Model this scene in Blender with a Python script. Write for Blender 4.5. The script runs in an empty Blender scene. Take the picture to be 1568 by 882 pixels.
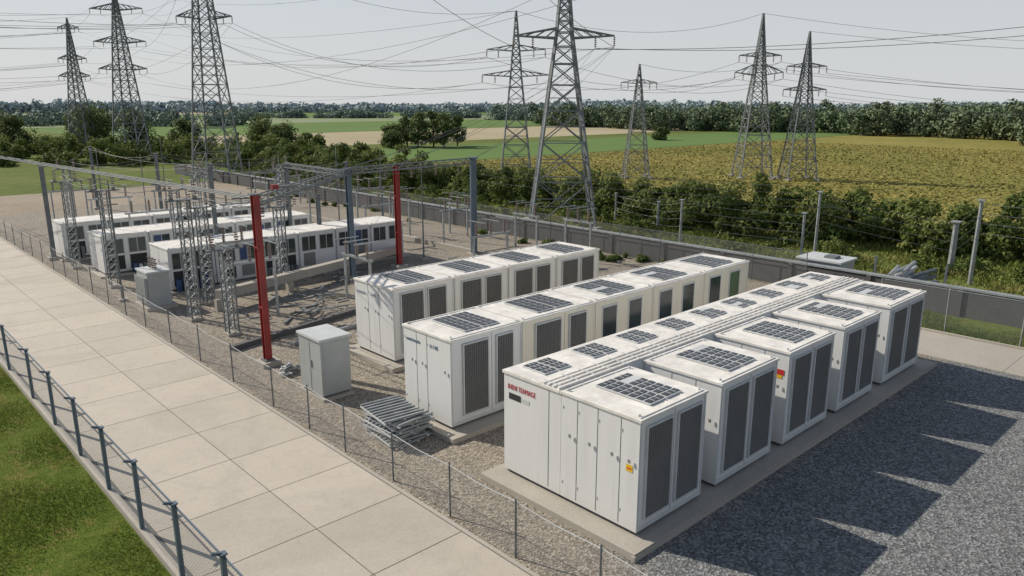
import bpy, math, random
import numpy as np
from mathutils import Vector
random.seed(4); rng=np.random.default_rng(7)
scene=bpy.context.scene
AZ=math.radians(46.9); SA,CA=math.sin(AZ),math.cos(AZ)
def right_fwd(e,n):            # camera-relative right (e), forward (n) -> site grid (rows run along X)
    return (e*SA+n*CA, -e*CA+n*SA)

# ---------------------------------------------------------------- materials
def new_mat(name):
    m=bpy.data.materials.new(name); m.use_nodes=True
    nt=m.node_tree; b=nt.nodes['Principled BSDF']; return m,nt,b
def ramp(nt,fac,stops):
    r=nt.nodes.new('ShaderNodeValToRGB')
    el=r.color_ramp.elements
    while len(el)<len(stops): el.new(0.5)
    for e,(p,c) in zip(el,stops):
        e.position=p; e.color=(c[0],c[1],c[2],1)
    nt.links.new(fac,r.inputs[0]); return r.outputs[0]
def noise(nt,scale,detail=4,rough=.6,coord='pos',dist=0,vec=None):
    n=nt.nodes.new('ShaderNodeTexNoise'); n.inputs['Scale'].default_value=scale
    n.inputs['Detail'].default_value=detail; n.inputs['Roughness'].default_value=rough
    n.inputs['Distortion'].default_value=dist
    if vec is None:
        g=nt.nodes.new('ShaderNodeNewGeometry'); vec=g.outputs['Position']
    nt.links.new(vec,n.inputs['Vector']); return n.outputs['Fac']
def mixc(nt,fac,a,b,mode='MIX'):
    m=nt.nodes.new('ShaderNodeMix'); m.data_type='RGBA'; m.blend_type=mode
    if isinstance(fac,(int,float)): m.inputs[0].default_value=fac
    else: nt.links.new(fac,m.inputs[0])
    for s,v in ((m.inputs[6],a),(m.inputs[7],b)):
        if isinstance(v,tuple): s.default_value=(v[0],v[1],v[2],1)
        else: nt.links.new(v,s)
    return m.outputs[2]
def mth(nt,op,a,b=None,clamp=False):
    m=nt.nodes.new('ShaderNodeMath'); m.operation=op; m.use_clamp=clamp
    for s,v in ((m.inputs[0],a),(m.inputs[1],b)):
        if v is None: continue
        if isinstance(v,(int,float)): s.default_value=v
        else: nt.links.new(v,s)
    return m.outputs[0]
def bump(nt,b,h,strength=.3,dist=.02):
    bp=nt.nodes.new('ShaderNodeBump'); bp.inputs['Strength'].default_value=strength
    bp.inputs['Distance'].default_value=dist
    nt.links.new(h,bp.inputs['Height']); nt.links.new(bp.outputs[0],b.inputs['Normal'])
def paint(name,col,rough=.5,metal=0,var=.12,scale=1.5,spec=.5):
    m,nt,b=new_mat(name)
    f=noise(nt,scale,5,.65)
    c=ramp(nt,f,[(.3,tuple(x*(1-var) for x in col)),(.7,tuple(min(1,x*(1+var*.4)) for x in col))])
    nt.links.new(c,b.inputs['Base Color']); b.inputs['Roughness'].default_value=rough
    b.inputs['Metallic'].default_value=metal
    b.inputs['Specular IOR Level'].default_value=spec
    return m
def white_paint(name,col):
    m,nt,b=new_mat(name)
    g=nt.nodes.new('ShaderNodeNewGeometry')
    mp=nt.nodes.new('ShaderNodeMapping'); mp.inputs['Scale'].default_value=(3,3,.3)
    nt.links.new(g.outputs['Position'],mp.inputs[0])
    st=noise(nt,1.3,5,.6,vec=mp.outputs[0]); bl=noise(nt,.9,3)
    sp=nt.nodes.new('ShaderNodeSeparateXYZ'); nt.links.new(g.outputs['Position'],sp.inputs[0])
    low=mth(nt,'SUBTRACT',1,mth(nt,'DIVIDE',sp.outputs[2],.6,),True)
    c=ramp(nt,st,[(.3,tuple(x*.93 for x in col)),(.55,col)])
    c=mixc(nt,mth(nt,'MULTIPLY',low,.3),c,(.40,.35,.28))
    c=mixc(nt,mth(nt,'MULTIPLY',bl,.14),c,(.55,.55,.53))
    nt.links.new(c,b.inputs['Base Color']); b.inputs['Roughness'].default_value=.45
    bump(nt,b,bl,.1,.01)
    return m
M={}
M['white']=white_paint('white_coated_steel',(.71,.715,.71))
M['cream']=white_paint('cream_coated_steel',(.75,.70,.58))
M['roof']=paint('roof_white_steel',(.77,.745,.70),.55,var=.24,scale=2.2)
M['trim']=paint('trim_grey_white',(.55,.57,.575),.45)
M['seam']=paint('panel_gap_dark',(.10,.105,.11),.7)
M['vent_dark']=paint('vent_cavity',(.028,.029,.03),.8)
M['slat']=paint('louvre_grey',(.21,.208,.20),.5)
M['cell']=paint('roof_vent_glass',(.065,.072,.08),.4,var=.5,scale=9)
M['steel']=paint('galvanised_steel',(.36,.38,.39),.5,.35,var=.3,scale=3)
M['dsteel']=paint('weathered_steel',(.16,.18,.19),.6,.2,var=.3,scale=3)
M['pylon']=paint('pylon_steel',(.20,.22,.23),.6,.15,var=.3,scale=.8)
M['bluesteel']=paint('blue_grey_steel',(.11,.15,.19),.5,.1,var=.2)
M['red']=paint('red_paint',(.28,.026,.024),.5,var=.35)
M['redlet']=paint('red_lettering',(.5,.03,.03),.5)
M['bluelet']=paint('blue_lettering',(.10,.16,.26),.5)
M['black']=paint('black_label',(.03,.03,.035),.4)
M['yellow']=paint('warning_yellow',(.75,.45,.02),.5)
M['insul']=paint('insulator_ceramic',(.20,.14,.12),.25)
M['glass']=paint('dark_window',(.03,.045,.05),.12,var=.5)
M['green']=paint('green_panel',(.08,.14,.07),.4,var=.5)
M['blue']=paint('blue_panel',(.03,.08,.2),.4,var=.5)
M['wire']=paint('conductor',(.18,.19,.20),.5,.2)
M['bark']=paint('bark',(.07,.055,.04),.9,var=.4)
M['cabinet']=paint('grey_cabinet',(.40,.42,.42),.45,.1,var=.12)

def concrete(name,col,scale=1.0,stain=.25,joint=None):
    m,nt,b=new_mat(name)
    n1=noise(nt,.35*scale,5,.65); n2=noise(nt,18*scale,4,.7); n3=noise(nt,2.4*scale,5,.7,dist=.6)
    c=ramp(nt,n1,[(.3,tuple(x*(1-stain) for x in col)),(.7,tuple(x*1.06 for x in col))])
    c=mixc(nt,mth(nt,'MULTIPLY',n3,.35),c,tuple(x*.72 for x in col))
    c=mixc(nt,.35,c,ramp(nt,n2,[(.35,tuple(x*.7 for x in col)),(.65,tuple(min(1,x*1.15) for x in col))]))
    nt.links.new(c,b.inputs['Base Color']); b.inputs['Roughness'].default_value=.85
    bump(nt,b,n2,.25,.01); return m
M['conc']=concrete('concrete',(.42,.385,.335))
M['conc_dark']=concrete('dark_concrete_wall',(.10,.10,.102),stain=.35)
def slab_mat():
    m,nt,b=new_mat('path_slab')
    oi=nt.nodes.new('ShaderNodeAttribute'); oi.attribute_name='tone'
    n1=noise(nt,.5,5,.65); n2=noise(nt,30,3,.7); n3=noise(nt,3,6,.75,dist=.8); n4=noise(nt,.22,3,.6,dist=1.5)
    c=ramp(nt,n1,[(.3,(.41,.36,.295)),(.7,(.52,.46,.38))])
    c=mixc(nt,.5,c,ramp(nt,oi.outputs['Fac'],[(0,(.41,.365,.305)),(1,(.55,.485,.405))]))
    c=mixc(nt,ramp(nt,n3,[(.5,(0,0,0)),(.72,(.5,.5,.5))]),c,(.31,.275,.23))
    c=mixc(nt,ramp(nt,n4,[(.5,(0,0,0)),(.62,(.3,.3,.3))]),c,(.30,.27,.23))
    c=mixc(nt,.25,c,ramp(nt,n2,[(.35,(.3,.275,.24)),(.65,(.56,.52,.46))]))
    nt.links.new(c,b.inputs['Base Color']); b.inputs['Roughness'].default_value=.8
    bump(nt,b,n2,.2,.006); return m
M['slab']=slab_mat()
def gravel():
    m,nt,b=new_mat('yard_gravel')
    g=nt.nodes.new('ShaderNodeNewGeometry')
    v=nt.nodes.new('ShaderNodeTexVoronoi'); v.inputs['Scale'].default_value=20
    nt.links.new(g.outputs['Position'],v.inputs['Vector'])
    sv=nt.nodes.new('ShaderNodeSeparateColor'); nt.links.new(v.outputs['Color'],sv.inputs[0])
    big=noise(nt,.25,5,.65); mid=noise(nt,1.6,5,.7)
    tan=ramp(nt,sv.outputs[0],[(0,(.12,.10,.08)),(.5,(.245,.21,.165)),(1,(.43,.38,.305))])
    drk=ramp(nt,sv.outputs[0],[(0,(.055,.06,.065)),(.5,(.14,.145,.15)),(1,(.31,.32,.325))])
    sp=nt.nodes.new('ShaderNodeSeparateXYZ'); nt.links.new(g.outputs['Position'],sp.inputs[0])
    # dark chippings on the service road south of the first row, tan gravel elsewhere
    k=mth(nt,'ADD',sp.outputs[1],mth(nt,'MULTIPLY',mth(nt,'SUBTRACT',mid,.5),1.2))
    k=mth(nt,'MULTIPLY',mth(nt,'SUBTRACT',9.6,k),.6,True)
    kx=mth(nt,'MULTIPLY',mth(nt,'SUBTRACT',mth(nt,'ADD',sp.outputs[0],mth(nt,'MULTIPLY',mid,1.0)),10.9),.9,True)
    k=mth(nt,'MULTIPLY',k,kx)
    c=mixc(nt,k,tan,drk)
    c=mixc(nt,ramp(nt,big,[(.35,(0,0,0)),(.65,(.5,.5,.5))]),c,mixc(nt,.45,c,(.10,.095,.09)))
    c=mixc(nt,ramp(nt,mid,[(.5,(0,0,0)),(.75,(.3,.3,.3))]),c,(.30,.27,.225))
    c=mixc(nt,ramp(nt,mid,[(.28,(.35,.35,.35)),(.42,(0,0,0))]),c,(.10,.095,.085))
    nt.links.new(c,b.inputs['Base Color']); b.inputs['Roughness'].default_value=.95
    bump(nt,b,v.outputs['Distance'],.7,.03); return m
M['gravel']=gravel()
def ground_mat(name,stops,s1=.15,s2=2.0,row=None,rs=1.0):
    m,nt,b=new_mat(name)
    n1=noise(nt,s1,6,.7); n2=noise(nt,s2,5,.75)
    f=mth(nt,'ADD',mth(nt,'MULTIPLY',n1,.5),mth(nt,'MULTIPLY',n2,.5))
    if row:
        w=nt.nodes.new('ShaderNodeTexWave'); w.bands_direction=row
        w.inputs['Scale'].default_value=rs; w.inputs['Distortion'].default_value=3
        w.inputs['Detail'].default_value=3; w.inputs['Detail Scale'].default_value=.6
        g=nt.nodes.new('ShaderNodeNewGeometry'); nt.links.new(g.outputs['Position'],w.inputs['Vector'])
        f=mth(nt,'ADD',mth(nt,'MULTIPLY',f,.86),mth(nt,'MULTIPLY',w.outputs['Fac'],.14))
    c=ramp(nt,f,stops)
    nt.links.new(c,b.inputs['Base Color']); b.inputs['Roughness'].default_value=1
    b.inputs['Specular IOR Level'].default_value=.1
    bump(nt,b,n2,.5,.08); return m
M['meadow']=ground_mat('meadow',[(.32,(.055,.085,.02)),(.5,(.115,.15,.035)),(.66,(.21,.19,.075))],.08,1.2)
M['lawn']=ground_mat('lawn',[(.34,(.055,.085,.014)),(.5,(.10,.14,.022)),(.62,(.21,.16,.06))],.4,3)
M['crop']=ground_mat('yellow_crop',[(.36,(.12,.135,.035)),(.5,(.22,.20,.055)),(.64,(.33,.27,.09))],.03,.5,'Y',.35)
M['greenf']=ground_mat('green_crop',[(.35,(.095,.16,.045)),(.6,(.14,.21,.07))],.02,.4,'Y',.2)
M['tanf']=ground_mat('stubble',[(.35,(.32,.27,.17)),(.6,(.41,.36,.25))],.02,.5)
M['olive']=ground_mat('olive_crop',[(.35,(.18,.235,.12)),(.6,(.25,.28,.17))],.02,.3)
M['dirt']=ground_mat('dirt_road',[(.35,(.24,.20,.155)),(.6,(.36,.31,.25))],.1,2)
def leafmat(name,stops,transl=0):
    m,nt,b=new_mat(name)
    a=nt.nodes.new('ShaderNodeAttribute'); a.attribute_name='tone'
    n=noise(nt,.18,2)
    f=mth(nt,'ADD',mth(nt,'MULTIPLY',a.outputs['Fac'],.7),mth(nt,'MULTIPLY',n,.3))
    c=ramp(nt,f,stops)
    nt.links.new(c,b.inputs['Base Color']); b.inputs['Roughness'].default_value=.7
    b.inputs['Specular IOR Level'].default_value=.2
    if transl:
        t=nt.nodes.new('ShaderNodeBsdfTranslucent'); nt.links.new(c,t.inputs[0])
        mx=nt.nodes.new('ShaderNodeMixShader'); mx.inputs[0].default_value=transl
        nt.links.new(b.outputs[0],mx.inputs[1]); nt.links.new(t.outputs[0],mx.inputs[2])
        nt.links.new(mx.outputs[0],nt.nodes['Material Output'].inputs[0])
    return m
M['leaf']=leafmat('leaf_green',[(.15,(.055,.085,.03)),(.5,(.10,.14,.045)),(.85,(.17,.20,.07))],.3)
M['leafhedge']=leafmat('leaf_hedge',[(.15,(.05,.08,.018)),(.5,(.11,.155,.038)),(.85,(.25,.255,.08))],.3)
M['leaffar']=leafmat('leaf_far',[(.15,(.085,.12,.07)),(.5,(.125,.17,.09)),(.85,(.19,.225,.125))])  # some aerial haze put into the forest leaf colour, lightening it
M['leafmid']=leafmat('leaf_midhaze',[(.15,(.16,.21,.175)),(.5,(.19,.245,.20)),(.85,(.24,.29,.22))])  # mid-distance haze painted into the foliage base colour
M['leafhaze']=leafmat('leaf_haze',[(.15,(.30,.37,.40)),(.85,(.36,.43,.44))])  # horizon haze painted in as pale bluish leaf colour, no haze volume
M['grassblade']=leafmat('grass_blade',[(.1,(.07,.115,.015)),(.5,(.13,.185,.028)),(.9,(.28,.23,.08))],.3)
M['meadowblade']=leafmat('meadow_blade',[(.1,(.10,.14,.025)),(.5,(.19,.22,.05)),(.9,(.35,.29,.12))],.2)
M['cropleaf']=leafmat('crop_leaf',[(.1,(.13,.155,.035)),(.5,(.24,.215,.055)),(.9,(.36,.29,.09))])
def chain():
    m,nt,b=new_mat('chain_link')
    b.inputs['Base Color'].default_value=(.33,.34,.35,1); b.inputs['Metallic'].default_value=.3
    tc=nt.nodes.new('ShaderNodeTexCoord'); sp=nt.nodes.new('ShaderNodeSeparateXYZ')
    nt.links.new(tc.outputs['UV'],sp.inputs[0])
    def ln(op):
        s=mth(nt,op,sp.outputs[0],sp.outputs[1])
        f=mth(nt,'FRACT',mth(nt,'MULTIPLY',s,11.0)); return mth(nt,'LESS_THAN',f,.09)
    mask=mth(nt,'MAXIMUM',ln('ADD'),ln('SUBTRACT'))
    t=nt.nodes.new('ShaderNodeBsdfTransparent'); mx=nt.nodes.new('ShaderNodeMixShader')
    nt.links.new(mask,mx.inputs[0]); nt.links.new(t.outputs[0],mx.inputs[1]); nt.links.new(b.outputs[0],mx.inputs[2])
    nt.links.new(mx.outputs[0],nt.nodes['Material Output'].inputs[0]); return m
M['chain']=chain()

# ---------------------------------------------------------------- mesh builder
class MB:
    def __init__(s): s.v=[];s.f=[];s.m=[];s.mats=[];s.uv={}
    def mi(s,k):
        if k not in s.mats: s.mats.append(k)
        return s.mats.index(k)
    def box(s,x0,x1,y0,y1,z0,z1,k):
        n=len(s.v); s.v+=[(x0,y0,z0),(x1,y0,z0),(x1,y1,z0),(x0,y1,z0),(x0,y0,z1),(x1,y0,z1),(x1,y1,z1),(x0,y1,z1)]
        s.f+=[(n,n+3,n+2,n+1),(n+4,n+5,n+6,n+7),(n,n+1,n+5,n+4),(n+1,n+2,n+6,n+5),(n+2,n+3,n+7,n+6),(n+3,n,n+4,n+7)]
        s.m+=[s.mi(k)]*6
    def quad(s,p,k,uv=None):
        n=len(s.v); s.v+=list(p); 
        if uv: s.uv[len(s.f)]=uv
        s.f.append(tuple(range(n,n+len(p)))); s.m.append(s.mi(k))
    def beam(s,p,q,w,k,n=4,w2=None):
        p=Vector(p);q=Vector(q);d=q-p
        if d.length<1e-6: return
        d.normalize(); a=d.orthogonal() if abs(d.z)<.99 else Vector((1,0,0))
        if abs(d.z)<.99:
            a=Vector((0,0,1)).cross(d).normalized()
        b=d.cross(a).normalized(); w2=w if w2 is None else w2
        i=len(s.v); off=math.pi/4 if n==4 else 0; sc=1/math.sqrt(2) if n==4 else .5
        for c,ww in ((p,w),(q,w2)):
            for j in range(n):
                t=off+2*math.pi*j/n; s.v.append(tuple(c+(a*math.cos(t)+b*math.sin(t))*ww*sc))
        for j in range(n):
            s.f.append((i+j,i+(j+1)%n,i+n+(j+1)%n,i+n+j)); s.m.append(s.mi(k))
        s.f.append(tuple(i+n+j for j in range(n))); s.m.append(s.mi(k))
        s.f.append(tuple(i+j for j in reversed(range(n)))); s.m.append(s.mi(k))
    def obj(s,name,bevel=0):
        me=bpy.data.meshes.new(name); me.from_pydata(s.v,[],s.f)
        for k in s.mats: me.materials.append(M[k])
        me.polygons.foreach_set('material_index',s.m)
        if s.uv:
            l=me.uv_layers.new(name='UVMap')
            for fi,uv in s.uv.items():
                for li,c in zip(me.polygons[fi].loop_indices,uv): l.data[li].uv=c
        me.update(); o=bpy.data.objects.new(name,me); scene.collection.objects.link(o)
        return o

def sheet(name,pts,z,k):
    b=MB(); b.quad([(x,y,z) for x,y in pts],k); return b.obj(name)
def rect(name,x0,x1,y0,y1,z,k): return sheet(name,[(x0,y0),(x1,y0),(x1,y1),(x0,y1)],z,k)

# ---------------------------------------------------------------- ground & fields
rect('ground',-3000,3000,-3000,3000,-.03,'meadow')
rect('yard_gravel_ground',9.4,36.6,-40,76,0,'gravel')
rect('lawn',-60,4.1,-40,76,-.005,'lawn')
rect('dirt_road',-120,36.6,76.01,92,-.01,'dirt')
rect('yellow_crop_field',57,700,-400,96,-.01,'crop')
rect('green_crop_field',70,700,97.5,134,-.01,'greenf')
rect('stubble_field',72,700,150,219,-.01,'tanf')
rect('green_crop_field',60,700,222,330,-.01,'greenf')
rect('olive_crop_field',40,900,334,450,-.01,'olive')
rect('green_crop_field',-200,1200,455,640,-.01,'greenf')
rect('stubble_field',60,300,640,760,-.008,'tanf')

# concrete path
def path():
    b=MB(); tones=[]
    xs=[4.42,7.1,9.4]
    b.box(4.3,9.42,-2,76,-.02,.03,'seam')
    tones+= [0.5]*6
    j=2.3; y=13.98-7*j
    while y<76:
        for i in range(2):
            b.box(xs[i]+.013,xs[i+1]-.013,y+.013,min(76,y+j)-.013,0,.046,'slab')
            tones+=[random.random()]*6
        y+=j
    b.box(4.14,4.3,-2,76,-.02,.14,'conc'); tones+=[.5]*6
    b.box(9.42,9.52,-2,76,-.02,.05,'conc'); tones+=[.5]*6
    o=b.obj('concrete_path'); a=o.data.attributes.new('tone','FLOAT','FACE'); a.data.foreach_set('value',tones)
path()
b=MB()
for i in range(8): b.box(29.9,33.2,14.5-4*i-3.985,14.5-4*i,-.02,.04,'conc')
b.obj('concrete_apron')
rect('grass_verge',33.3,36.6,-40,14.5,.012,'lawn')
b=MB(); b.box(33.2,33.34,-30,14.5,-.02,.12,'conc'); b.obj('kerb')

# perimeter wall
b=MB()
y=-30
while y<104:
    b.box(36.8,37.05,y,y+3.98,-.1,1.15,'conc_dark'); 
    b.box(36.72,37.13,y-.02,y+.2,-.1,1.22,'conc_dark'); y+=4
b.box(36.74,37.11,-30,104,1.222,1.30,'steel')
b.obj('perimeter_wall')

# ---------------------------------------------------------------- battery containers
def grille(b,xa,xb,y,za,zb,fine=True):
    """louvred vent on a wall facing -Y"""
    b.box(xa-.03,xb+.03,y-.012,y-.002,za-.03,zb+.03,'trim')
    b.quad([(xa,y-.015,za),(xb,y-.015,za),(xb,y-.015,zb),(xa,y-.015,zb)],'vent_dark')
    p=.062; z=za+.01
    while z<zb-.04:
        b.quad([(xa,y-.05,z),(xb,y-.05,z),(xb,y-.02,z+.03),(xa,y-.02,z+.03)],'slat'); z+=p
    if fine:
        x=xa
        while x<xb:
            b.box(x,x+.016,y-.056,y-.046,za,zb,'slat'); x+=.07
    for x in (xa,xb): b.box(x-.02,x+.02,y-.06,y-.013,za-.02,zb+.02,'trim')
    for z in (za,zb): b.box(xa+.02,xb-.02,y-.06,y-.013,z-.02,z+.02,'trim')
def roofvent(b,xa,xb,ya,yb,z,nx,ny):
    cx=(xb-xa)/nx; cy=(yb-ya)/ny
    for i in range(nx):
        b.box(xa+i*cx+.02,xa+(i+1)*cx-.02,ya,yb,z+.001,z+.035,'trim')
        for j in range(ny):
            if random.random()<.04: continue
            b.box(xa+i*cx+.05,xa+(i+1)*cx-.05,ya+j*cy+.04,ya+(j+1)*cy-.03,z+.035,z+.05,'cell')
            for q in range(1,3):
                xx=xa+i*cx+.05+(cx-.1)*q/3; b.box(xx-.007,xx+.007,ya+j*cy+.03,ya+(j+1)*cy-.02,z+.05,z+.056,'trim')
def container(x0,x1,y0,y1,z0,z1,body='white',front='grille',ff=((.09,.46),(.55,.92)),seams=(),vent=None,name='battery_container',ribs=True):
    b=MB()
    b.box(x0+.06,x1-.06,y0+.06,y1-.06,z0,z0+.1,'seam')
    b.box(x0,x1,y0,y1,z0+.1,z1-.07,body)
    b.box(x0-.03,x1+.03,y0-.04,y1+.03,z1-.06,z1,'roof')
    b.box(x0+.01,x1-.01,y0+.01,y1-.01,z1-.07,z1-.06,'seam')
    for x in (x0-.008,x1-.052):
        b.box(x,x+.06,y0-.012,y0-.002,z0+.1,z1-.072,'trim' if body=='white' else body)
    b.box(x0+.053,x1-.053,y0-.010,y0-.002,z0+.1,z0+.2,'trim')
    L=x1-x0
    za=z0+.36; zb=z1-.22
    if front=='grille':
        for a,c in ff: grille(b,x0+a*L,x0+c*L,y0,za,zb)
        m=x0+(ff[0][1]+ff[1][0])/2*L; b.box(m-.006,m+.006,y0-.004,y0+.001,z0+.2,z1-.1,'seam')
    elif front=='window':
        for a,c in ff:
            b.box(x0+a*L,x0+c*L,y0-.02,y0-.002,za,zb,'trim')
            k=random.choice(['glass','glass','green'])
            b.box(x0+a*L+.06,x0+c*L-.06,y0-.028,y0-.02,za+.5,zb-.08,k)
            b.box(x0+a*L+.06,x0+c*L-.06,y0-.028,y0-.02,za+.06,za+.42,'slat')
    elif front=='equip':
        zm=z0+(z1-z0)*.5
        for (a,c) in ((.06,.46),(.54,.94)):
            b.box(x0+a*L,x0+c*L,y0-.015,y0-.002,zm,z1-.2,'trim')
            k=random.choice(['glass','glass','glass','blue'])
            b.box(x0+a*L+.05,x0+(a+c)/2*L-.025,y0-.03,y0-.015,zm+.05,z1-.25,k)
            b.box(x0+(a+c)/2*L+.025,x0+c*L-.05,y0-.03,y0-.015,zm+.05,z1-.25,'glass')
            r=random.random()
            if r<.55: b.box(x0+a*L+.04,x0+c*L-.04,y0-.012,y0-.002,z0+.22,zm-.08,'vent_dark'); 
            if r<.3:
                for t in range(3): b.box(x0+a*L+.1+t*.27,x0+a*L+.28+t*.27,y0-.35,y0-.02,z0,z0+random.uniform(.4,.8),random.choice(['trim','dsteel','blue']))
            elif r>.75: b.box(x0+a*L+.1,x0+c*L-.1,y0-.012,y0-.002,z0+.25,zm-.1,'slat')
    for s in seams:
        yy=s; b.box(x0-.004,x0+.001,yy-.007,yy+.007,z0+.16,z1-.1,'seam')
    ys=sorted([y0+.03]+list(seams)+[y1-.03])
    for a,c in zip(ys[:-1],ys[1:]):
        if c-a>.4 and seams:
            b.box(x0-.022,x0-.004,a+.07,a+.095,(z0+z1)/2+.25,(z0+z1)/2+.36,'trim')
            b.box(x0-.006,x0-.002,a+.2,a+.26,(z0+z1)/2+.3,(z0+z1)/2+.38,'slat')
            for zz in (z0+.45,z1-.4): b.box(x0-.012,x0-.003,c-.04,c-.02,zz,zz+.07,'trim')
    if ribs:
        n=max(3,int(L/.55))
        for i in range(n+1):
            x=x0+.05+(L-.1)*i/n; b.box(x-.012,x+.012,y0+.03,y1-.03,z1-.001,z1+.014,'roof')
        for yy in (y0+.06,y1-.06): b.box(x0+.06,x1-.06,yy-.02,yy+.02,z1-.001,z1+.022,'roof')
    W=y1-y0
    if vent: roofvent(b,x0+vent[0]*L,x0+vent[1]*L,y0+vent[2]*W,y0+vent[3]*W,z1+.012,vent[4],vent[5])
    for q in ((x0+.12,y0+.12),(x1-.12,y0+.12),(x0+.12,y1-.12),(x1-.12,y1-.12)):
        b.beam((q[0],q[1],z1),(q[0],q[1],z1+.06),.06,'trim',6)
    return b.obj(name)

ZP=.15
b=MB(); b.box(11.35,28.9,8.4,13.3,-.05,ZP,'conc'); b.box(11.3,28.95,8.36,8.45,-.05,ZP-.03,'conc'); b.obj('concrete_plinth')
b=MB(); b.box(12.05,29.2,15.3,18.4,-.05,ZP,'conc'); b.obj('concrete_plinth')
b=MB(); b.box(14.1,26.2,21.25,24.6,-.05,ZP,'conc'); b.obj('concrete_plinth')
ZT=2.88
RX=[(11.9,14.35),(15.0,17.65),(18.3,20.95),(21.6,24.2),(25.0,28.1)]
c1=None
for i,(a,c) in enumerate(RX):
    o=container(a,c,8.8,11.05,ZP,ZT,seams=(9.3,9.95,10.55) if i==0 else (9.5,10.2),vent=(.3,.8,.14,.84,2,7))
    if i==0: c1=o
b=MB()
b.box(11.96,28.1,11.12,12.94,ZP,ZP+.1,'seam')
b.box(11.9,28.16,11.06,13.0,ZP+.1,ZT-.07,'white')
b.box(11.87,28.2,11.1,13.04,ZT-.07,ZT,'roof')
for s in (11.45,): b.box(11.896,11.9,s-.008,s+.008,ZP+.16,ZT-.1,'seam')
n=9; P=(28.16-11.9)/n
for i in range(n):
    xa=11.9+i*P
    b.box(xa-.012+.02,xa+.012+.02,11.75,13.0,ZT,ZT+.016,'roof')
    b.box(xa+P/2-.012,xa+P/2+.012,11.75,12.0,ZT,ZT+.016,'roof')
    roofvent(b,xa+.42,xa+P-.42,12.02,12.82,ZT+.004,2,4)
for k,yy in enumerate((11.13,11.3,11.47,11.62)):
    b.box(11.9,28.1,yy,yy+.07,ZT+.001,ZT+.05,'roof')
    b.box(11.9,28.1,yy+.075,yy+.09,ZT+.001,ZT+.01,'seam')
for i in range(28): b.box(12.0+i*.58,12.04+i*.58,11.1,11.72,ZT+.05,ZT+.062,'trim')
b.obj('battery_container_block')
bx=[12.4,15.2,18.6,21.8,25.1,28.4]
for i in range(5):
    o=container(bx[i]+.02,bx[i+1]-.02,15.8,18.05,ZP,2.86,body='white' if i==0 else 'cream',
        front='grille' if i<2 else 'window',ff=((.16,.5),(.62,.86)) if i<2 else ((.1,.36),(.55,.8)),
        seams=(16.9,17.4) if i==0 else (),vent=(.28,.78,.14,.84,2,6))
    if i==0: b1=o
cx=[14.5,17.3,20.1,22.9,25.7]
for i in range(4):
    o=container(cx[i]+.02,cx[i+1]-.02,21.7,24.2,ZP,2.9,seams=(22.6,23.3) if i==0 else (),ff=((.12,.48),(.56,.86)),vent=(.28,.78,.14,.84,2,6))
    if i==0: cc1=o
for (xs,y0,n,p) in ((12.5,38.3,6,2.35),(11.2,44.6,5,2.5),(10.8,51,5,2.6)):
    b=MB(); b.box(xs-.3,xs+n*p+.3,y0-.3,y0+2.9,-.05,.1,'conc'); b.obj('concrete_plinth')
    for i in range(n):
        container(xs+i*p+.03,xs+(i+1)*p-.03,y0,y0+2.6,.1,2.25,front='equip',seams=(y0+1.3,) if i==0 else (),name='equipment_cabin')
def text(s,size,x,y,z,k,parent,sx=1.0):
    c=bpy.data.curves.new('lettering','FONT'); c.body=s; c.size=size; c.extrude=.003
    c.materials.append(M[k]); o=bpy.data.objects.new('lettering',c); scene.collection.objects.link(o)
    o.rotation_euler=(math.pi/2,0,-math.pi/2); o.location=(x-.006,y,z); o.scale=(sx,1,1); o.parent=parent; return o
text('IHENI TEAMAGE',.19,11.9,12.86,2.44,'redlet',c1,.7)
text('metrionem',.17,12.42,17.9,2.42,'bluelet',b1,.9)
text('H HB',.17,12.42,16.75,2.42,'bluelet',b1)
text('B HB',.15,14.5,23.1,2.42,'bluelet',cc1)
text('nexcorem',.15,14.5,24.05,2.42,'bluelet',cc1)
def label(x,y0,y1,z0,z1,k,parent,name='label'):
    b=MB(); b.box(x-.008,x-.005,y0,y1,z0,z1,k); o=b.obj(name); o.parent=parent
label(11.9,12.4,12.82,2.18,2.34,'black',c1); label(11.9,12.1,12.36,2.2,2.3,'trim',c1)
label(11.9,8.95,9.13,1.62,1.78,'yellow',c1)
b=MB(); b.box(11.889,11.891,8.98,9.10,1.68,1.71,'redlet'); o=b.obj('label'); o.parent=c1
b=MB(); b.box(18.29,18.295,8.9,9.2,2.2,2.35,'redlet'); b.box(18.29,18.294,8.95,9.15,2.1,2.19,'yellow'); b.obj('warning_sign')

b=MB(); b.box(10.95,12.1,20.5,22.1,-.02,.08,'conc'); b.box(11.05,12.0,20.65,21.95,.08,.16,'seam')
b.box(11.0,12.05,20.6,22.0,.16,1.98,'cabinet'); b.box(10.95,12.1,20.55,22.05,1.98,2.06,'trim')
b.box(10.994,11.0,21.29,21.31,.2,1.94,'seam'); b.box(10.97,10.995,21.2,21.24,1.0,1.25,'steel')
b.box(11.1,11.95,20.592,20.6,.25,1.9,'cabinet')
b.obj('control_cabinet')
b=MB()
for i in range(9):
    a=random.uniform(-.14,.14); ox=random.uniform(-.1,.1); oy=random.uniform(-.12,.12); z=.02+i*.085
    ca,sa=math.cos(a),math.sin(a)
    T=lambda x,y,zz:(11.35+ox+x*ca-y*sa,17.0+oy+x*sa+y*ca,zz)
    for s in range(9):
        yy=-.75+s*.187
        b.beam(T(-.62,yy,z+.05),T(.62,yy+random.uniform(-.03,.03),z+.05),.06,'steel')
        if s<8 and i%2==0: b.beam(T(-.6,yy+.09,z+.02),T(.6,yy+.09,z+.02),.03,'dsteel')
    for xx in (-.6,0,.6): b.beam(T(xx,-.8,z),T(xx,.8,z),.05,'trim')
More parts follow.
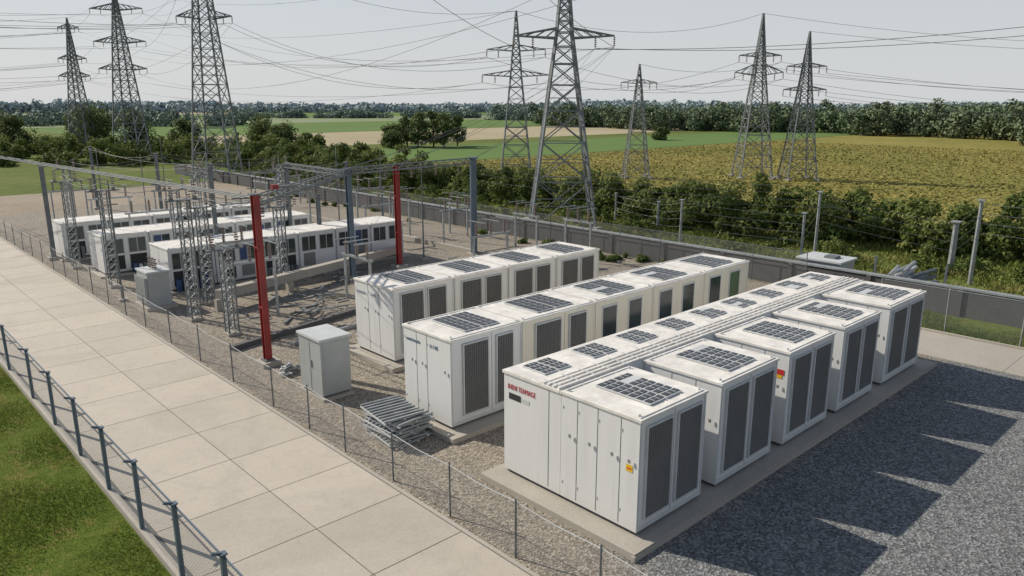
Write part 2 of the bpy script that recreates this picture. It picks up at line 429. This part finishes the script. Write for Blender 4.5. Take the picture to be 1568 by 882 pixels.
b.obj('metal_tray_stack')
def debris(name,cx,cy,n,r,h,l=.6,ks=('steel','trim','dsteel','white')):
    b=MB()
    for i in range(n):
        x=cx+random.gauss(0,r); y=cy+random.gauss(0,r); z=random.uniform(.03,h); a=random.uniform(0,math.pi); ll=random.uniform(.3,1)*l
        b.beam((x-math.cos(a)*ll/2,y-math.sin(a)*ll/2,z),(x+math.cos(a)*ll/2,y+math.sin(a)*ll/2,max(.02,z+random.uniform(-.1,.1))),random.uniform(.03,.08),random.choice(ks))
    b.obj(name)
debris('scrap_metal_pile',11.4,23.7,26,.2,.3,.5)
debris('scrap_metal_pile',14.0,26.0,22,.3,.35,.5)
debris('pipe_pile',16.5,31.6,50,1.4,.3,1.2,('steel','dsteel','dsteel'))
debris('pipe_pile',20.5,36.9,50,1.2,.35,1.2,('steel','dsteel','dsteel'))
debris('scrap_metal_pile',29,32,50,1.4,.35,1.3,('steel','dsteel','trim'))
# stacked pipe bundle and cable box outside the east wall
b=MB()
for lay in range(6):
    for i in range(12-lay*2):
        yy=11.6+(i+lay)*.27+random.uniform(-.05,.05)
        b.beam((37.9+random.uniform(-.3,.3),yy,.16+lay*.24),(40.6+random.uniform(-.5,.5),yy+random.uniform(-.5,.5),.16+lay*.24+random.uniform(-.05,.05)),.2,random.choice(['steel','steel','trim','dsteel']),8)
for yy in (11.5,14.8): b.beam((39.3,yy,0),(39.3,yy,1.7),.1,'dsteel')
b.obj('pipe_stack')
b=MB(); b.box(37.6,39.4,15.9,18.1,0,1.35,'cabinet'); b.box(37.5,39.5,15.8,18.2,1.35,1.44,'trim'); b.box(38.0,38.5,15.89,15.9,.2,.7,'slat'); b.box(38.2,38.8,16.4,17,1.44,1.56,'dsteel'); b.obj('cable_box')

# ---------------------------------------------------------------- fences
def fence(name,pts,h,pw,k,mesh=True,rails=(),wires=(),cap=True,arm=False):
    b=MB(); u=0
    for i,p in enumerate(pts):
        lean=random.uniform(-.03,.03)
        b.beam((p[0],p[1],-.05),(p[0]+lean,p[1]+lean,h),pw,k,6 if pw<.06 else 4)
        if cap: b.box(p[0]-pw*.8+lean,p[0]+pw*.8+lean,p[1]-pw*.8+lean,p[1]+pw*.8+lean,h,h+.03,k)
        if arm: b.beam((p[0],p[1],h),(p[0]-.2,p[1],h+.08),pw*.6,k)
        if i+1<len(pts):
            q=pts[i+1]; L=math.dist(p,q)
            if mesh: b.quad([(p[0],p[1],.08),(q[0],q[1],.08),(q[0],q[1],h-.08),(p[0],p[1],h-.08)],'chain',[(u,0),(u+L,0),(u+L,h),(u,h)])
            for z in rails: b.beam((p[0],p[1],z),(q[0],q[1],z),.03,k)
            for z in wires:
                m=((p[0]+q[0])/2,(p[1]+q[1])/2,z-.05)
                b.beam((p[0],p[1],z),m,.014,'trim'); b.beam(m,(q[0],q[1],z),.014,'trim')
            u+=L
    return b.obj(name)
fence('chain_link_fence',[(4.22,y) for y in (4.6,7,9.4,11.8,14.1,16.5,18.9,21.4,24.1,26.9,30.5,33.6,36.6,39.6,42.6,45.6,48.6,52,56,60,64,68,72,76)],1.75,.085,'bluesteel',True,(1.7,),(),True,True)
ys=[-1,1.3,3.5,5.7,7.9,10.2,12.4,14.7,17.0,19.0,21.3,24.3,27.2,30.2]+[33.2+2.6*i for i in range(17)]
fence('wire_fence',[(9.65,y) for y in ys],1.38,.045,'dsteel',True,(),(1.3,),False)
fence('security_fence',[(33.6,y) for y in np.arange(-12,15,2.7)],1.9,.05,'steel',True,(1.85,),(),False)
fence('security_fence',[(36.3,y) for y in np.arange(17,76,3.0)],2.0,.045,'dsteel',True,(1.95,),(),False)

poles=[((47.5,38.5),2.2,.16),((46.2,33.4),2.1,.22),((40.4,27.4),3.3,.18),((43.1,20.6),2.9,.2),((42.5,19.5),4.3,.2),((46.7,13.5),2.8,.38),((44.0,11.7),4.4,.24),((44,2),4.4,.22),((44,-8),4.4,.22)]
for (x,y),h,w in poles:
    b=MB(); b.beam((x,y,-.1),(x,y,h),w,'steel',8,w*.75); b.box(x-w*.7,x+w*.7,y-w*.7,y+w*.7,h,h+.06,'steel')
    for z in (h*.55,h*.8): b.beam((x-.12,y,z),(x+.12,y,z),.06,'dsteel')
    b.obj('fence_pole')

# ---------------------------------------------------------------- lattice structures
RD=Vector((SA,-CA,0)); FD=Vector((CA,SA,0))
def pylon(x,y,h,w0,arms,ang=0,leg=.15,br=.075,waist=.72,w1=1.1,name='transmission_pylon'):
    """arms: list of (z, halfwidth, drop)"""
    b=MB(); u=(RD*math.cos(ang)+FD*math.sin(ang)); v=Vector((-u.y,u.x,0)); o=Vector((x,y,0))
    def W(z):
        t=z/h
        if t<waist: 
            s=t/waist; return w0*(1-s)+w1*s
        return w1*(1-(t-waist)/(1-waist))*.98+.06
    def C(z,i):
        w=W(z)/2; sx=(1,1,-1,-1)[i]; sy=(1,-1,-1,1)[i]
        return o+u*w*sx+v*w*sy+Vector((0,0,z))
    z=0; lv=[0]
    while z<h*.985: 
        z+=max(.75,W(z)*.72); lv.append(min(z,h))
    for a,c in zip(lv[:-1],lv[1:]):
        for i in range(4):
            j=(i+1)%4
            b.beam(C(a,i),C(c,i),leg,'pylon')
            b.beam(C(a,i),C(c,j),br,'pylon'); b.beam(C(a,j),C(c,i),br,'pylon')
            b.beam(C(c,i),C(c,j),br,'pylon')
            if a==0 or W(a)>2.4:
                m1=(C(a,i)+C(c,j))/2; b.beam((C(a,i)+C(c,i))/2,m1,br*.7,'pylon'); b.beam((C(a,j)+C(c,j))/2,m1,br*.7,'pylon')
    for i in range(4): 
        p=C(0,i); b.box(p.x-.35,p.x+.35,p.y-.35,p.y+.35,-.1,.25,'conc')
    tips=[]
    for (za,hw,dr) in arms:
        for s in (1,-1):
            tip=o+u*s*hw+Vector((0,0,za+dr*.25))
            w=W(za)/2; n=max(3,int(hw/.8))
            lo=[o+u*s*w+v*w*k+Vector((0,0,za)) for k in (1,-1)]
            zz=min(h,za+dr); wt=W(zz)/2; hi=[o+u*s*wt+v*wt*k+Vector((0,0,zz)) for k in (1,-1)]
            for q in lo: b.beam(q,tip,leg*.7,'pylon')
            for q in hi: b.beam(q,tip,leg*.6,'pylon')
            for k in range(1,n+1):
                t0=(k-1)/n; t1=k/n
                for A,B in ((lo[0],hi[0]),(lo[1],hi[1])):
                    b.beam(A.lerp(tip,t1),B.lerp(tip,t0),br*.8,'pylon')
                b.beam(lo[0].lerp(tip,t1),lo[1].lerp(tip,t0),br*.8,'pylon')
            for f in (1.0,.55):
                q=(lo[0]+lo[1])/2; q=q.lerp(tip,f)
                e=q-Vector((0,0,.8))
                b.beam(q,e,.05,'insul',6)
                for kk in range(5): b.beam(q-Vector((0,0,.12+.13*kk)),q-Vector((0,0,.17+.13*kk)),.18,'insul',8)
                tips.append(e)
    b.obj(name); return tips+[o+Vector((0,0,h))]
T1=pylon(39.4,159.7,24.2,3.6,[(22.3,1.9,.8),(16.9,2.6,.9),(13.8,2.9,1)],leg=.2,br=.09,waist=.7)
T2=pylon(40.7,135.8,27.5,4.4,[(23.6,4.2,1.0),(18.6,4.2,1.0),(14.4,3.9,1.0)],leg=.2,br=.09,waist=.7,w1=1.5)
T3=pylon(37.7,93.6,29,4.6,[(24,2.0,.8),(19.0,3.3,.9)],leg=.17,br=.08,waist=.75,w1=1.6)
T4=pylon(57.2,60.5,18.6,3.6,[(14.6,3.1,.6),(12.0,3.6,.6)],leg=.13,br=.065,waist=.66,w1=1.1)
T5=pylon(42.6,39.9,20.5,4.9,[(13.9,3.7,.7),(17.5,1.8,.5)],leg=.16,br=.075,waist=.7,w1=1.1)
T6=pylon(77.5,59.8,13.9,3.1,[(11.6,2.2,.5)],leg=.12,br=.055,waist=.75,w1=.8)
T7=pylon(88.3,49.7,19.8,4.0,[(12.6,3.0,1.3),(14.8,2.6,.5)],leg=.15,br=.075,waist=.66,w1=1.2)
T8=pylon(90.1,44.5,17.5,3.6,[(13.4,2.4,.5),(10.7,2.6,.5)],leg=.14,br=.07,waist=.66,w1=1.1)

class Wires:
    def __init__(s,name,r):
        s.c=bpy.data.curves.new(name,'CURVE'); s.c.dimensions='3D'; s.c.bevel_depth=r; s.c.bevel_resolution=0
        s.c.materials.append(M['wire']); s.o=bpy.data.objects.new(name,s.c); scene.collection.objects.link(s.o)
    def add(s,p,q,sag=1.5,n=20):
        p=Vector(p);q=Vector(q); sp=s.c.splines.new('POLY'); sp.points.add(n)
        for i in range(n+1):
            t=i/n; v=p.lerp(q,t); v.z-=sag*4*t*(1-t); sp.points[i].co=(v.x,v.y,v.z,1)
W=Wires('power_lines',.019)
def link(A,B,sag):
    for p,q in zip(A,B): W.add(p,q,sag*random.uniform(.85,1.2))
def off(A,d): return [a+Vector(d) for a in A]
link(T1[::2],T2[::2],1); link(T2[::2],T3,1.5)
link(T1,off(T1,(-70,-5,-1)),2.5); link(T2[::2],off(T2[::2],(-75,-25,1)),2.5); link(T3,off(T3,(-60,-15,0)),2)
link(T3[4:],T4[::2],3.0); link(T2[::3],T5[::2],3.6); link(T1[::3],T4[::2],3)
link(T4[::2],T7[::2],2.0)
link(T5[1:8:2],off(T5[1:8:2],(26,-42,3)),1.2)
link(T5[:4:2],off(T5[:4:2],(-22,-4,9)),1); 
link(T7[::2],off(T7[::2],(60,-60,-2)),2.5); link(T8[::2],off(T8[::2],(50,-75,-1)),2.5); link(T6[::2],T7[::2],1)
SW=Wires('fence_strands',.012)
for a,c in zip(poles[:-1],poles[1:]):
    for k in range(4):
        z1=a[1]-.15-.5*k; z2=c[1]-.15-.5*k
        if z1>.4 and z2>.4: SW.add((*a[0],z1),(*c[0],z2),.08,6)

# ---------------------------------------------------------------- substation yard
def col(name,x,y,h,w,k,flange=True):
    b=MB()
    b.box(x-.35,x+.35,y-.35,y+.35,-.05,.18,'conc')
    b.box(x-w/2,x+w/2,y-w/2,y-w/2+.03,.18,h,k); b.box(x-w/2,x+w/2,y+w/2-.03,y+w/2,.18,h,k); b.box(x-.02,x+.02,y-w/2+.03,y+w/2-.03,.18,h,k)
    b.box(x-w*.8,x+w*.8,y-w*.8,y+w*.8,.181,.23,'dsteel')
    if flange:
        for z in (h*.35,h*.7): b.box(x-w*.56,x+w*.56,y-w*.56,y+w*.56,z,z+.05,k)
    b.box(x-w*.75,x+w*.75,y-w*.75,y+w*.75,h,h+.05,'dsteel')
    b.obj(name)
col('red_steel_column',11.3,25.1,6.2,.24,'red'); col('red_steel_column',24.4,35.6,5.9,.26,'red')
col('steel_column',20.7,34.6,5.9,.26,'bluesteel'); 
for (x,y,h,w) in ((22.2,44.4,5.6,.2),(22,40.3,5.6,.2),(17.5,44.6,5.8,.2),(19.4,59.5,5.6,.2),(18.9,74.7,5.5,.2),(28,47,5.2,.2),(10.4,52,5.6,.22)):
    col('steel_column',x,y,h,w,'dsteel')
b=MB(); b.beam((29.8,35.3,0),(29.8,35.3,6.0),.42,'bluesteel',12); b.box(29.4,30.2,34.9,35.7,-.05,.2,'conc'); b.beam((29.8,35.3,6.0),(29.8,35.3,6.1),.6,'bluesteel',12); b.obj('steel_column')
def truss(name,p,q,w=.3,k='dsteel'):
    b=MB(); p=Vector(p);q=Vector(q); d=(q-p); n=int(d.length/.6); d.normalize(); s=Vector((-d.y,d.x,0)).normalized()*w/2; up=Vector((0,0,w/2))
    cs=[s+up,s-up,-s-up,-s+up]
    for c in cs: b.beam(p+c,q+c,.045,k)
    for i in range(n):
        a=p.lerp(q,i/n); e=p.lerp(q,(i+1)/n)
        for j in range(4): b.beam(a+cs[j],e+cs[(j+1)%4],.022,k)
        if i%3==1:
            for t in range(5): b.beam(a-Vector((0,0,w/2+.05+.1*t)),a-Vector((0,0,w/2+.09+.1*t)),.14,'insul',8)
    b.obj(name)
truss('gantry_truss',(11.3,25.1,6.0),(20.7,34.6,5.85)); truss('gantry_truss',(20.7,34.6,5.85),(29.8,35.3,5.9)); 
truss('gantry_truss',(20.7,34.6,5.7),(22.2,44.4,5.5),.25)
b=MB(); b.box(12.6,12.85,26.4,26.6,6.18,6.34,'red'); b.box(12.85,13.4,26.45,26.6,6.19,6.28,'dsteel'); b.obj('warning_lamp_housing')
b=MB()
for k in range(3):
    o=k*.36
    b.beam((11.0+o,25.3,6.1-.03*k),(8.6+o,60,6.0-.02*k),.05,'dsteel',6); b.beam((8.6+o,60,6.0-.02*k),(8.0+o,76,5.9),.05,'dsteel',6)
for y in np.arange(26,76,3.4):
    x=11.0-(y-25.3)*.069 if y<60 else 8.6; b.beam((x-.1,y,6.02),(x+.85,y,5.98),.045,'dsteel')
b.obj('overhead_bus_bars')
def mast(x,y,h,w=.5):
    b=MB(); z=0; c=[(w/2,w/2),(w/2,-w/2),(-w/2,-w/2),(-w/2,w/2)]
    b.box(x-w*.7,x+w*.7,y-w*.7,y+w*.7,-.05,.12,'conc')
    while z<h-.01:
        z2=min(h,z+w)
        for i in range(4):
            j=(i+1)%4; p=(x+c[i][0],y+c[i][1]); q=(x+c[j][0],y+c[j][1])
            b.beam((*p,z),(*p,z2),.05,'dsteel'); b.beam((*p,z),(*q,z2),.026,'steel'); b.beam((*p,z2),(*q,z2),.026,'steel')
        z=z2
    for s in (-.5,.5):
        b.beam((x+s,y,h),(x+s,y,h+.08),.2,'dsteel',8)
        for k in range(6): b.beam((x+s,y,h+.1+.1*k),(x+s,y,h+.15+.1*k),.2 if k%2 else .14,'insul',8)
    b.box(x-.75,x+.75,y-.1,y+.1,h-.04,h+.02,'dsteel')
    b.obj('lattice_mast')
for (x,y,h) in ((11.6,32.8,5.3),(11.9,29.6,3.6),(13.2,35.2,4.6),(10.9,41.8,5.0),(10.7,48.2,5.0),(14.9,43.4,4.6),(18.4,49.5,4.8),(24.5,50,4.6),(17.3,35.8,4.2),(22,57,4.6),(13.5,60,4.8),(28,57,4.5)):
    mast(x,y,h,.4)
def switchgear(x,y,h=2.6,L=2.4,ax=0):
    b=MB(); dx,dy=(1,0) if ax==0 else (0,1)
    for s in (-1,1):
        px,py=x+dx*s*L/2,y+dy*s*L/2
        b.beam((px,py,0),(px,py,h),.1,'steel')
    b.beam((x-dx*L*.6,y-dy*L*.6,h),(x+dx*L*.6,y+dy*L*.6,h),.11,'steel')
    for k in (-1,0,1):
        px,py=x+dx*k*L*.42,y+dy*k*L*.42
        b.beam((px,py,h),(px,py,h+.75),.07,'insul',6)
        for i in range(7): b.beam((px,py,h+.08+.09*i),(px,py,h+.12+.09*i),.17,'insul',8)
        b.beam((px-dy*.7,py-dx*.7,h+.8),(px+dy*.7,py+dx*.7,h+.8),.04,'steel')
    b.obj('disconnect_switch')
for a in ((13.5,31,2.6,2.2,0),(15.5,36.3,2.6,2.2,0),(18.5,30.5,2.2,2.2,1),(26.5,30,2.4,2.4,0),(31.5,39,2.4,2.4,0),(31,45,2.6,2.4,1),(33,52,2.6,2.4,0),(27,53,2.6,2.4,0),(15.2,48.8,2.8,2.4,0),(21,48.8,2.8,2.4,0),(15,56,3,2.4,0),(21,62,2.6,2.4,0),(29,63,2.6,2.4,1),(33,66,2.6,2.4,0),(15,67,2.6,2.4,0),(33.5,30,2.4,2,1),(28,43,2.6,2.2,0),(34,35,2.2,2,1),(34,42,2.2,2,1)):
    switchgear(*a)
for (x,y,h) in ((10.3,38.5,5.8),(12.3,47.5,6.3),(16,52,5.6),(25.5,44,6),(19,42.6,5.5),(26.8,36.5,5.4),(14.4,37.6,5),(31.5,48,5.6),(22,66,6)):
    b=MB(); b.beam((x,y,0),(x,y,h),.11,'dsteel',8,.05); b.box(x-.2,x+.2,y-.2,y+.2,-.02,.12,'conc'); b.box(x-.3,x+.3,y-.03,y+.03,h*.8,h*.8+.05,'dsteel'); b.beam((x,y,h),(x,y,h+.5),.02,'steel'); b.obj('lightning_mast')
b=MB(); b.box(10.5,11.9,35.6,37.4,0,.15,'conc'); b.box(10.7,11.7,35.8,37.2,.15,1.7,'cabinet')
for i in range(8): b.box(10.55,10.69,35.85+i*.17,35.93+i*.17,.3,1.5,'cabinet')
b.box(10.65,11.75,35.75,37.25,1.7,1.78,'trim')
for k in range(3): 
    for i in range(6): b.beam((11.2,36.1+k*.4,1.8+.09*i),(11.2,36.1+k*.4,1.85+.09*i),.16 if i%2 else .1,'insul',8)
b.obj('transformer')
b=MB(); b.beam((13.0,33.6,.75),(25.5,37.2,.75),.42,'conc'); 
for t in (0,.33,.66,1): 
    x=13+12.5*t; y=33.6+3.6*t; b.box(x-.15,x+.15,y-.15,y+.15,0,.54,'conc')
b.obj('cable_duct')
b=MB(); b.beam((11.0,27.5,.1),(19.5,29.5,.1),.22,'conc_dark'); b.beam((13.0,26.5,.08),(19,27.6,.08),.12,'steel'); b.obj('cable_duct')
b=MB(); b.box(30,30.25,19,60,-.02,.28,'conc'); b.obj('kerb_wall')
SS=Wires('substation_conductors',.011)
anch=[(11.3,25.1,6.2),(20.7,34.6,6),(24.4,35.6,5.9),(29.8,35.3,6),(22.2,44.4,5.6),(22,40.3,5.6),(17.5,44.6,5.8),(19.4,59.5,5.6),(18.9,74.7,5.5),(11.6,32.8,5.6),(13.2,35.2,5),(10.9,41.8,5.4),(10.7,48.2,5.4),(14.9,44,5),(18.4,49.5,5.2),(24.5,50,5),(28,47,5.3),(22,57,5),(13.5,60,5.2),(28,57,5),(17.3,35.8,4.6)]
for i,a in enumerate(anch):
    near=sorted(anch,key=lambda q:math.dist(a,q))[1:4]
    for q in near:
        o=Vector((random.uniform(-.4,.4),random.uniform(-.4,.4),random.uniform(-.2,.1)))
        SS.add(Vector(a)+o,Vector(q)+o,random.uniform(.15,.6),8)
for k in range(2):
    for a in ((20.7,34.6,6),(24.4,35.6,5.9),(29.8,35.3,6)): SS.add(a,T5[k],.8,14)
for k in range(4): SS.add((29.8,35.3,5.9-.4*k),(46,22-.5*k,4.2-.4*k),.3,12)

# ---------------------------------------------------------------- foliage
def leafquads(P,N,size,rg):
    n=len(P); N=N/np.maximum(1e-6,np.linalg.norm(N,axis=1,keepdims=True))
    r=rg.normal(size=(n,3)); u=np.cross(N,r); u/=np.maximum(1e-6,np.linalg.norm(u,axis=1,keepdims=True)); v=np.cross(N,u)
    s=size[:,None]
    return np.stack([P-u*s*.5,P+v*s*.33,P+u*s*.5,P-v*s*.33],1).reshape(-1,3)
def mesh_from(name,V,tone,mat,extra=None):
    nq=len(V)//4
    ev=[];ef=[]
    if extra is not None and extra.v:
        ev=extra.v; ef=[f for f in extra.f if len(f)==4]
    V=np.asarray(V,dtype=np.float32)
    nv=len(V); allv=np.vstack([V,np.array(ev,dtype=np.float32).reshape(-1,3)]) if ev else V
    idx=np.arange(nq*4,dtype=np.int32)
    if ef: idx=np.concatenate([idx,(np.array(ef,dtype=np.int32)+nv).ravel()])
    nf=len(idx)//4
    me=bpy.data.meshes.new(name); me.vertices.add(len(allv)); me.vertices.foreach_set('co',allv.ravel())
    me.loops.add(len(idx)); me.loops.foreach_set('vertex_index',idx)
    me.polygons.add(nf); me.polygons.foreach_set('loop_start',np.arange(nf,dtype=np.int32)*4); me.polygons.foreach_set('loop_total',np.full(nf,4,dtype=np.int32))
    mi=np.zeros(nf,dtype=np.int32); mi[nq:]=1; me.materials.append(M[mat]); me.materials.append(M['bark']); me.polygons.foreach_set('material_index',mi)
    t=np.zeros(nf,dtype=np.float32); t[:nq]=tone
    a=me.attributes.new('tone','FLOAT','FACE'); a.data.foreach_set('value',t)
    me.update(calc_edges=True); o=bpy.data.objects.new(name,me); scene.collection.objects.link(o); return o
def crown(x,y,z0,h,w,nc,nl,ls,rg,shape='round'):
    """clumps of leaves inside an uneven crown"""
    V=[];T=[]
    for i in range(nc):
        a=rg.uniform(0,2*math.pi); zz=rg.uniform(.05,.95)
        prof=math.sin(math.pi*min(1,zz*.85+.15))**.6 if shape=='round' else (1-zz*.6)
        rr=w/2*prof*rg.uniform(.25,.9)
        c=np.array([x+math.cos(a)*rr,y+math.sin(a)*rr,z0+h*zz*.9])
        R=w*rg.uniform(.14,.27)
        d=rg.normal(size=(nl,3)); d/=np.linalg.norm(d,axis=1,keepdims=True)
        rad=R*rg.uniform(.55,1.12,size=(nl,1)); P=c+d*rad*np.array([1,1,.8])
        P[:,2]=np.maximum(P[:,2],.05)
        N=d+rg.normal(size=(nl,3))*.6+np.array([0,0,.35])
        V.append(leafquads(P,N,ls*rg.uniform(.6,1.4,size=nl),rg))
        T.append(np.clip(rg.uniform(.15,.8)+rg.normal(size=nl)*.13,0,1))
    return np.vstack(V),np.concatenate(T)
def mass(name,items,mat,nc,nl,ls,trunk=True,shape='round',seed=1):
    rg=np.random.default_rng(seed); V=[];T=[]; ex=MB()
    for (x,y,h,w) in items:
        tz=h*.1 if trunk else 0
        v,t=crown(x,y,tz,h-tz,w,nc,nl,ls,rg,shape); V.append(v);T.append(t)
        if trunk:
            ex.beam((x,y,-.1),(x+.1,y,h*.5),h*.05,'bark',6,h*.03)
            for k in range(4):
                a=rg.uniform(0,6.28); ex.beam((x,y,h*(.2+.07*k)),(x+math.cos(a)*w*.3,y+math.sin(a)*w*.3,h*(.5+.08*k)),h*.022,'bark',4,h*.008)
    return mesh_from(name,np.vstack(V),np.concatenate(T),mat,ex)
R_=random.uniform
it=[]
y=-28
while y<112:
    d=0 if y>30 else (30-y)*.16
    for k in range(3):
        big=R_(0,1)<.18
        it.append((48.9+d+k*2.4+R_(-1.2,1.2),y+R_(-.9,.9),R_(1.6,3.2)+(.5 if k==1 else 0)+(1.0 if big else 0),R_(2.4,4.0)))
    y+=1.9
mass('hedge_bushes',it,'leafhedge',11,105,.28,False,'bush',2)
it=[]
for i in range(150):
    y=R_(-25,100); x=R_(42.5,48); it.append((x+(0 if y>30 else (30-y)*.15),y,R_(.4,1.4),R_(1.0,2.8)))
for i in range(40): it.append((R_(37.8,39),R_(-20,90),R_(.3,.8),R_(.8,1.8)))
for i in range(26): it.append((R_(34.8,36.5),R_(20,74),R_(.15,.4),R_(.4,1.0)))
mass('weeds',it,'leafhedge',6,45,.18,False,'bush',3)
it=[]
for i in range(120):
    e=R_(-100,-36); n=R_(112,150); x,y=right_fwd(e,n); it.append((x,y,R_(1.8,4.6),R_(3.5,5.5)))
for i in range(60):
    x=R_(46,70); y=R_(96,120); it.append((x,y,R_(1.3,3.2),R_(3,4.5)))
mass('shrub_belt',it,'leafhedge',10,60,.42,False,'bush',4)
for i,(e,n,h,w) in enumerate(((-79,146,9.6,8.5),(-84,152,9.0,7.5),(-74,150,8.6,7),(-95,146,7.2,7),(-101,150,8.5,8),(-62,146,6.5,6),(-45,150,6,6.5),(-52,160,7,7),(-108,146,7,8))):
    x,y=right_fwd(e,n); mass('deciduous_tree',[(x,y,h,w)],'leaf',34,110,.42,True,'round',20+i)
for i,(e,n,h,w) in enumerate(((-26,165,5,5),(-23,168,7.2,4.6),(-20,163,7.8,4.8),(-17,166,8.2,4.5),(-14.5,163,7.8,4.4),(-12,168,6.8,4.2),(-25,161,3.5,5),(38,196,3.2,4.5))):
    x,y=right_fwd(e,n); mass('deciduous_tree',[(x,y,h,w)],'leaf',30,95,.40,True,'round',40+i)
it=[]
for i in range(520):
    e=R_(12,330); f=318-.93*e if e<130 else 197-.25*(e-130)
    f+=8*math.sin(e*.09)+5*math.sin(e*.23)
    n=f+abs(random.gauss(0,1))*30; x,y=right_fwd(e,n); hh=R_(4.6,8.0)+max(0,min(1.8,(e-60)*.03))+(1.6 if random.random()<.12 else 0)
    it.append((x,y,hh,R_(6,11)))
for i in range(16):
    x,y=right_fwd(R_(108,150),R_(160,186)); it.append((x,y,R_(7.5,11),R_(7,10)))
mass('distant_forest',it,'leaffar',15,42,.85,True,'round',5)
it=[]
for i in range(150):
    e=R_(-420,-115); n=R_(300,345)-e*.05; x,y=right_fwd(e,n); it.append((x,y,R_(3.0,7.0),R_(8,12)))
for i in range(50):
    e=R_(-170,-20); n=R_(470,490); x,y=right_fwd(e,n); it.append((x,y,R_(2.5,5.5),R_(8,12)))
for i in range(170):
    e=R_(-10,420); n=R_(400,470); x,y=right_fwd(e,n); it.append((x,y,R_(6,10),R_(9,15)))
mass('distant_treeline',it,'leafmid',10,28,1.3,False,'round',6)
it=[]
for i in range(700):
    e=R_(-900,900); n=random.choice((760,900,1050))+R_(-30,30); x,y=right_fwd(e,n); it.append((x,y,R_(4,7)+4*max(0,math.sin(e*.011)),R_(14,26)))
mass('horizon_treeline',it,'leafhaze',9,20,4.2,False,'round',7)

def grass(name,x0,x1,y0,y1,n,hh,w,mat='grassblade',seed=9,keep=None):
    rg=np.random.default_rng(seed)
    X=rg.uniform(x0,x1,n);Y=rg.uniform(y0,y1,n)
    a=rg.uniform(0,2*math.pi,n); H=hh*rg.uniform(.4,1.3,n)*(.7+.5*np.sin(X*1.3+np.sin(Y*.9)*2)); lean=rg.normal(size=(n,2))*.5*H[:,None]
    ux=np.cos(a)*w/2; uy=np.sin(a)*w/2; z=np.zeros(n)
    V=np.stack([np.stack([X-ux,Y-uy,z],1),np.stack([X+ux,Y+uy,z],1),np.stack([X+lean[:,0]+ux*.25,Y+lean[:,1]+uy*.25,H],1),np.stack([X+lean[:,0]-ux*.25,Y+lean[:,1]-uy*.25,H],1)],1).reshape(-1,3)
    t=np.clip(.45+.3*np.sin(X*.8+1.7*np.sin(Y*.45))*np.sin(Y*.7+X*.3)+.12*np.sin(X*3.1+Y*2.3)*np.sin(Y*2.7-X)+rg.normal(size=n)*.16,0,1)
    return mesh_from(name,V,t,mat)
grass('lawn_grass',-1,4.1,10,34,120000,.05,.02)
grass('verge_grass',33.4,36.6,-6,14.4,20000,.12,.035,seed=10)
grass('meadow_grass',37.2,58,-10,104,110000,.26,.1,'meadowblade',seed=11)
rg=np.random.default_rng(5); n=110000
X=57+rg.uniform(0,1,n)**1.4*120; Y=rg.uniform(-50,95,n)
Y=np.round(Y/.9)*.9+rg.normal(size=n)*.26
P=np.stack([X,Y,rg.uniform(.03,.16,n)],1)
N=rg.normal(size=(n,3))*.3+np.array([0,0,1.0])
mesh_from('crop_plants',leafquads(P,N,rg.uniform(.2,.5,n),rg),np.clip(.5+.2*np.sin(X*.09+np.sin(Y*.07)*2)+rg.normal(size=n)*.12,0,1),'cropleaf')

# ---------------------------------------------------------------- light, sky, camera
EL=math.radians(35.5); sx,sy=-.34,.94; sd=Vector((sx*math.cos(EL),sy*math.cos(EL),math.sin(EL)))
l=bpy.data.lights.new('sun','SUN'); l.energy=5.0; l.angle=math.radians(.5); l.color=(1,.92,.79)
o=bpy.data.objects.new('sun',l); o.rotation_euler=(-sd).to_track_quat('-Z','Y').to_euler(); scene.collection.objects.link(o)
w=bpy.data.worlds.new('World'); scene.world=w; w.use_nodes=True; nt=w.node_tree
sk=nt.nodes.new('ShaderNodeTexSky'); sk.sky_type='NISHITA'; sk.sun_disc=False; sk.sun_elevation=EL; sk.sun_rotation=math.atan2(sx,sy)%(2*math.pi)
sk.air_density=1.0; sk.dust_density=.6; sk.ozone_density=1.0; sk.altitude=50
tc=nt.nodes.new('ShaderNodeTexCoord'); sp=nt.nodes.new('ShaderNodeSeparateXYZ'); nt.links.new(tc.outputs['Generated'],sp.inputs[0])
# thin summer haze: whitish near the horizon, thinning upward
hz=ramp(nt,sp.outputs[2],[(0,(.94,.94,.94)),(.12,(.82,.82,.82)),(.4,(.3,.3,.3)),(1,(.08,.08,.08))])
hc=nt.nodes.new('ShaderNodeRGB'); hc.outputs[0].default_value=(6.7,6.9,7.1,1)
bg=nt.nodes['Background']; nt.links.new(mixc(nt,hz,sk.outputs[0],hc.outputs[0]),bg.inputs[0]); bg.inputs[1].default_value=.095
cam=bpy.data.cameras.new('camera'); cam.sensor_width=36; cam.lens=26.47; cam.clip_end=6000; cam.clip_start=.1
co=bpy.data.objects.new('camera',cam); scene.collection.objects.link(co); co.location=(0,0,9.3)
pt=math.atan(284/1153); d=Vector((CA*math.cos(pt),SA*math.cos(pt),-math.sin(pt)))
co.rotation_euler=d.to_track_quat('-Z','Y').to_euler(); scene.camera=co
scene.view_settings.view_transform='Standard'; scene.view_settings.look='None'; scene.view_settings.exposure=0
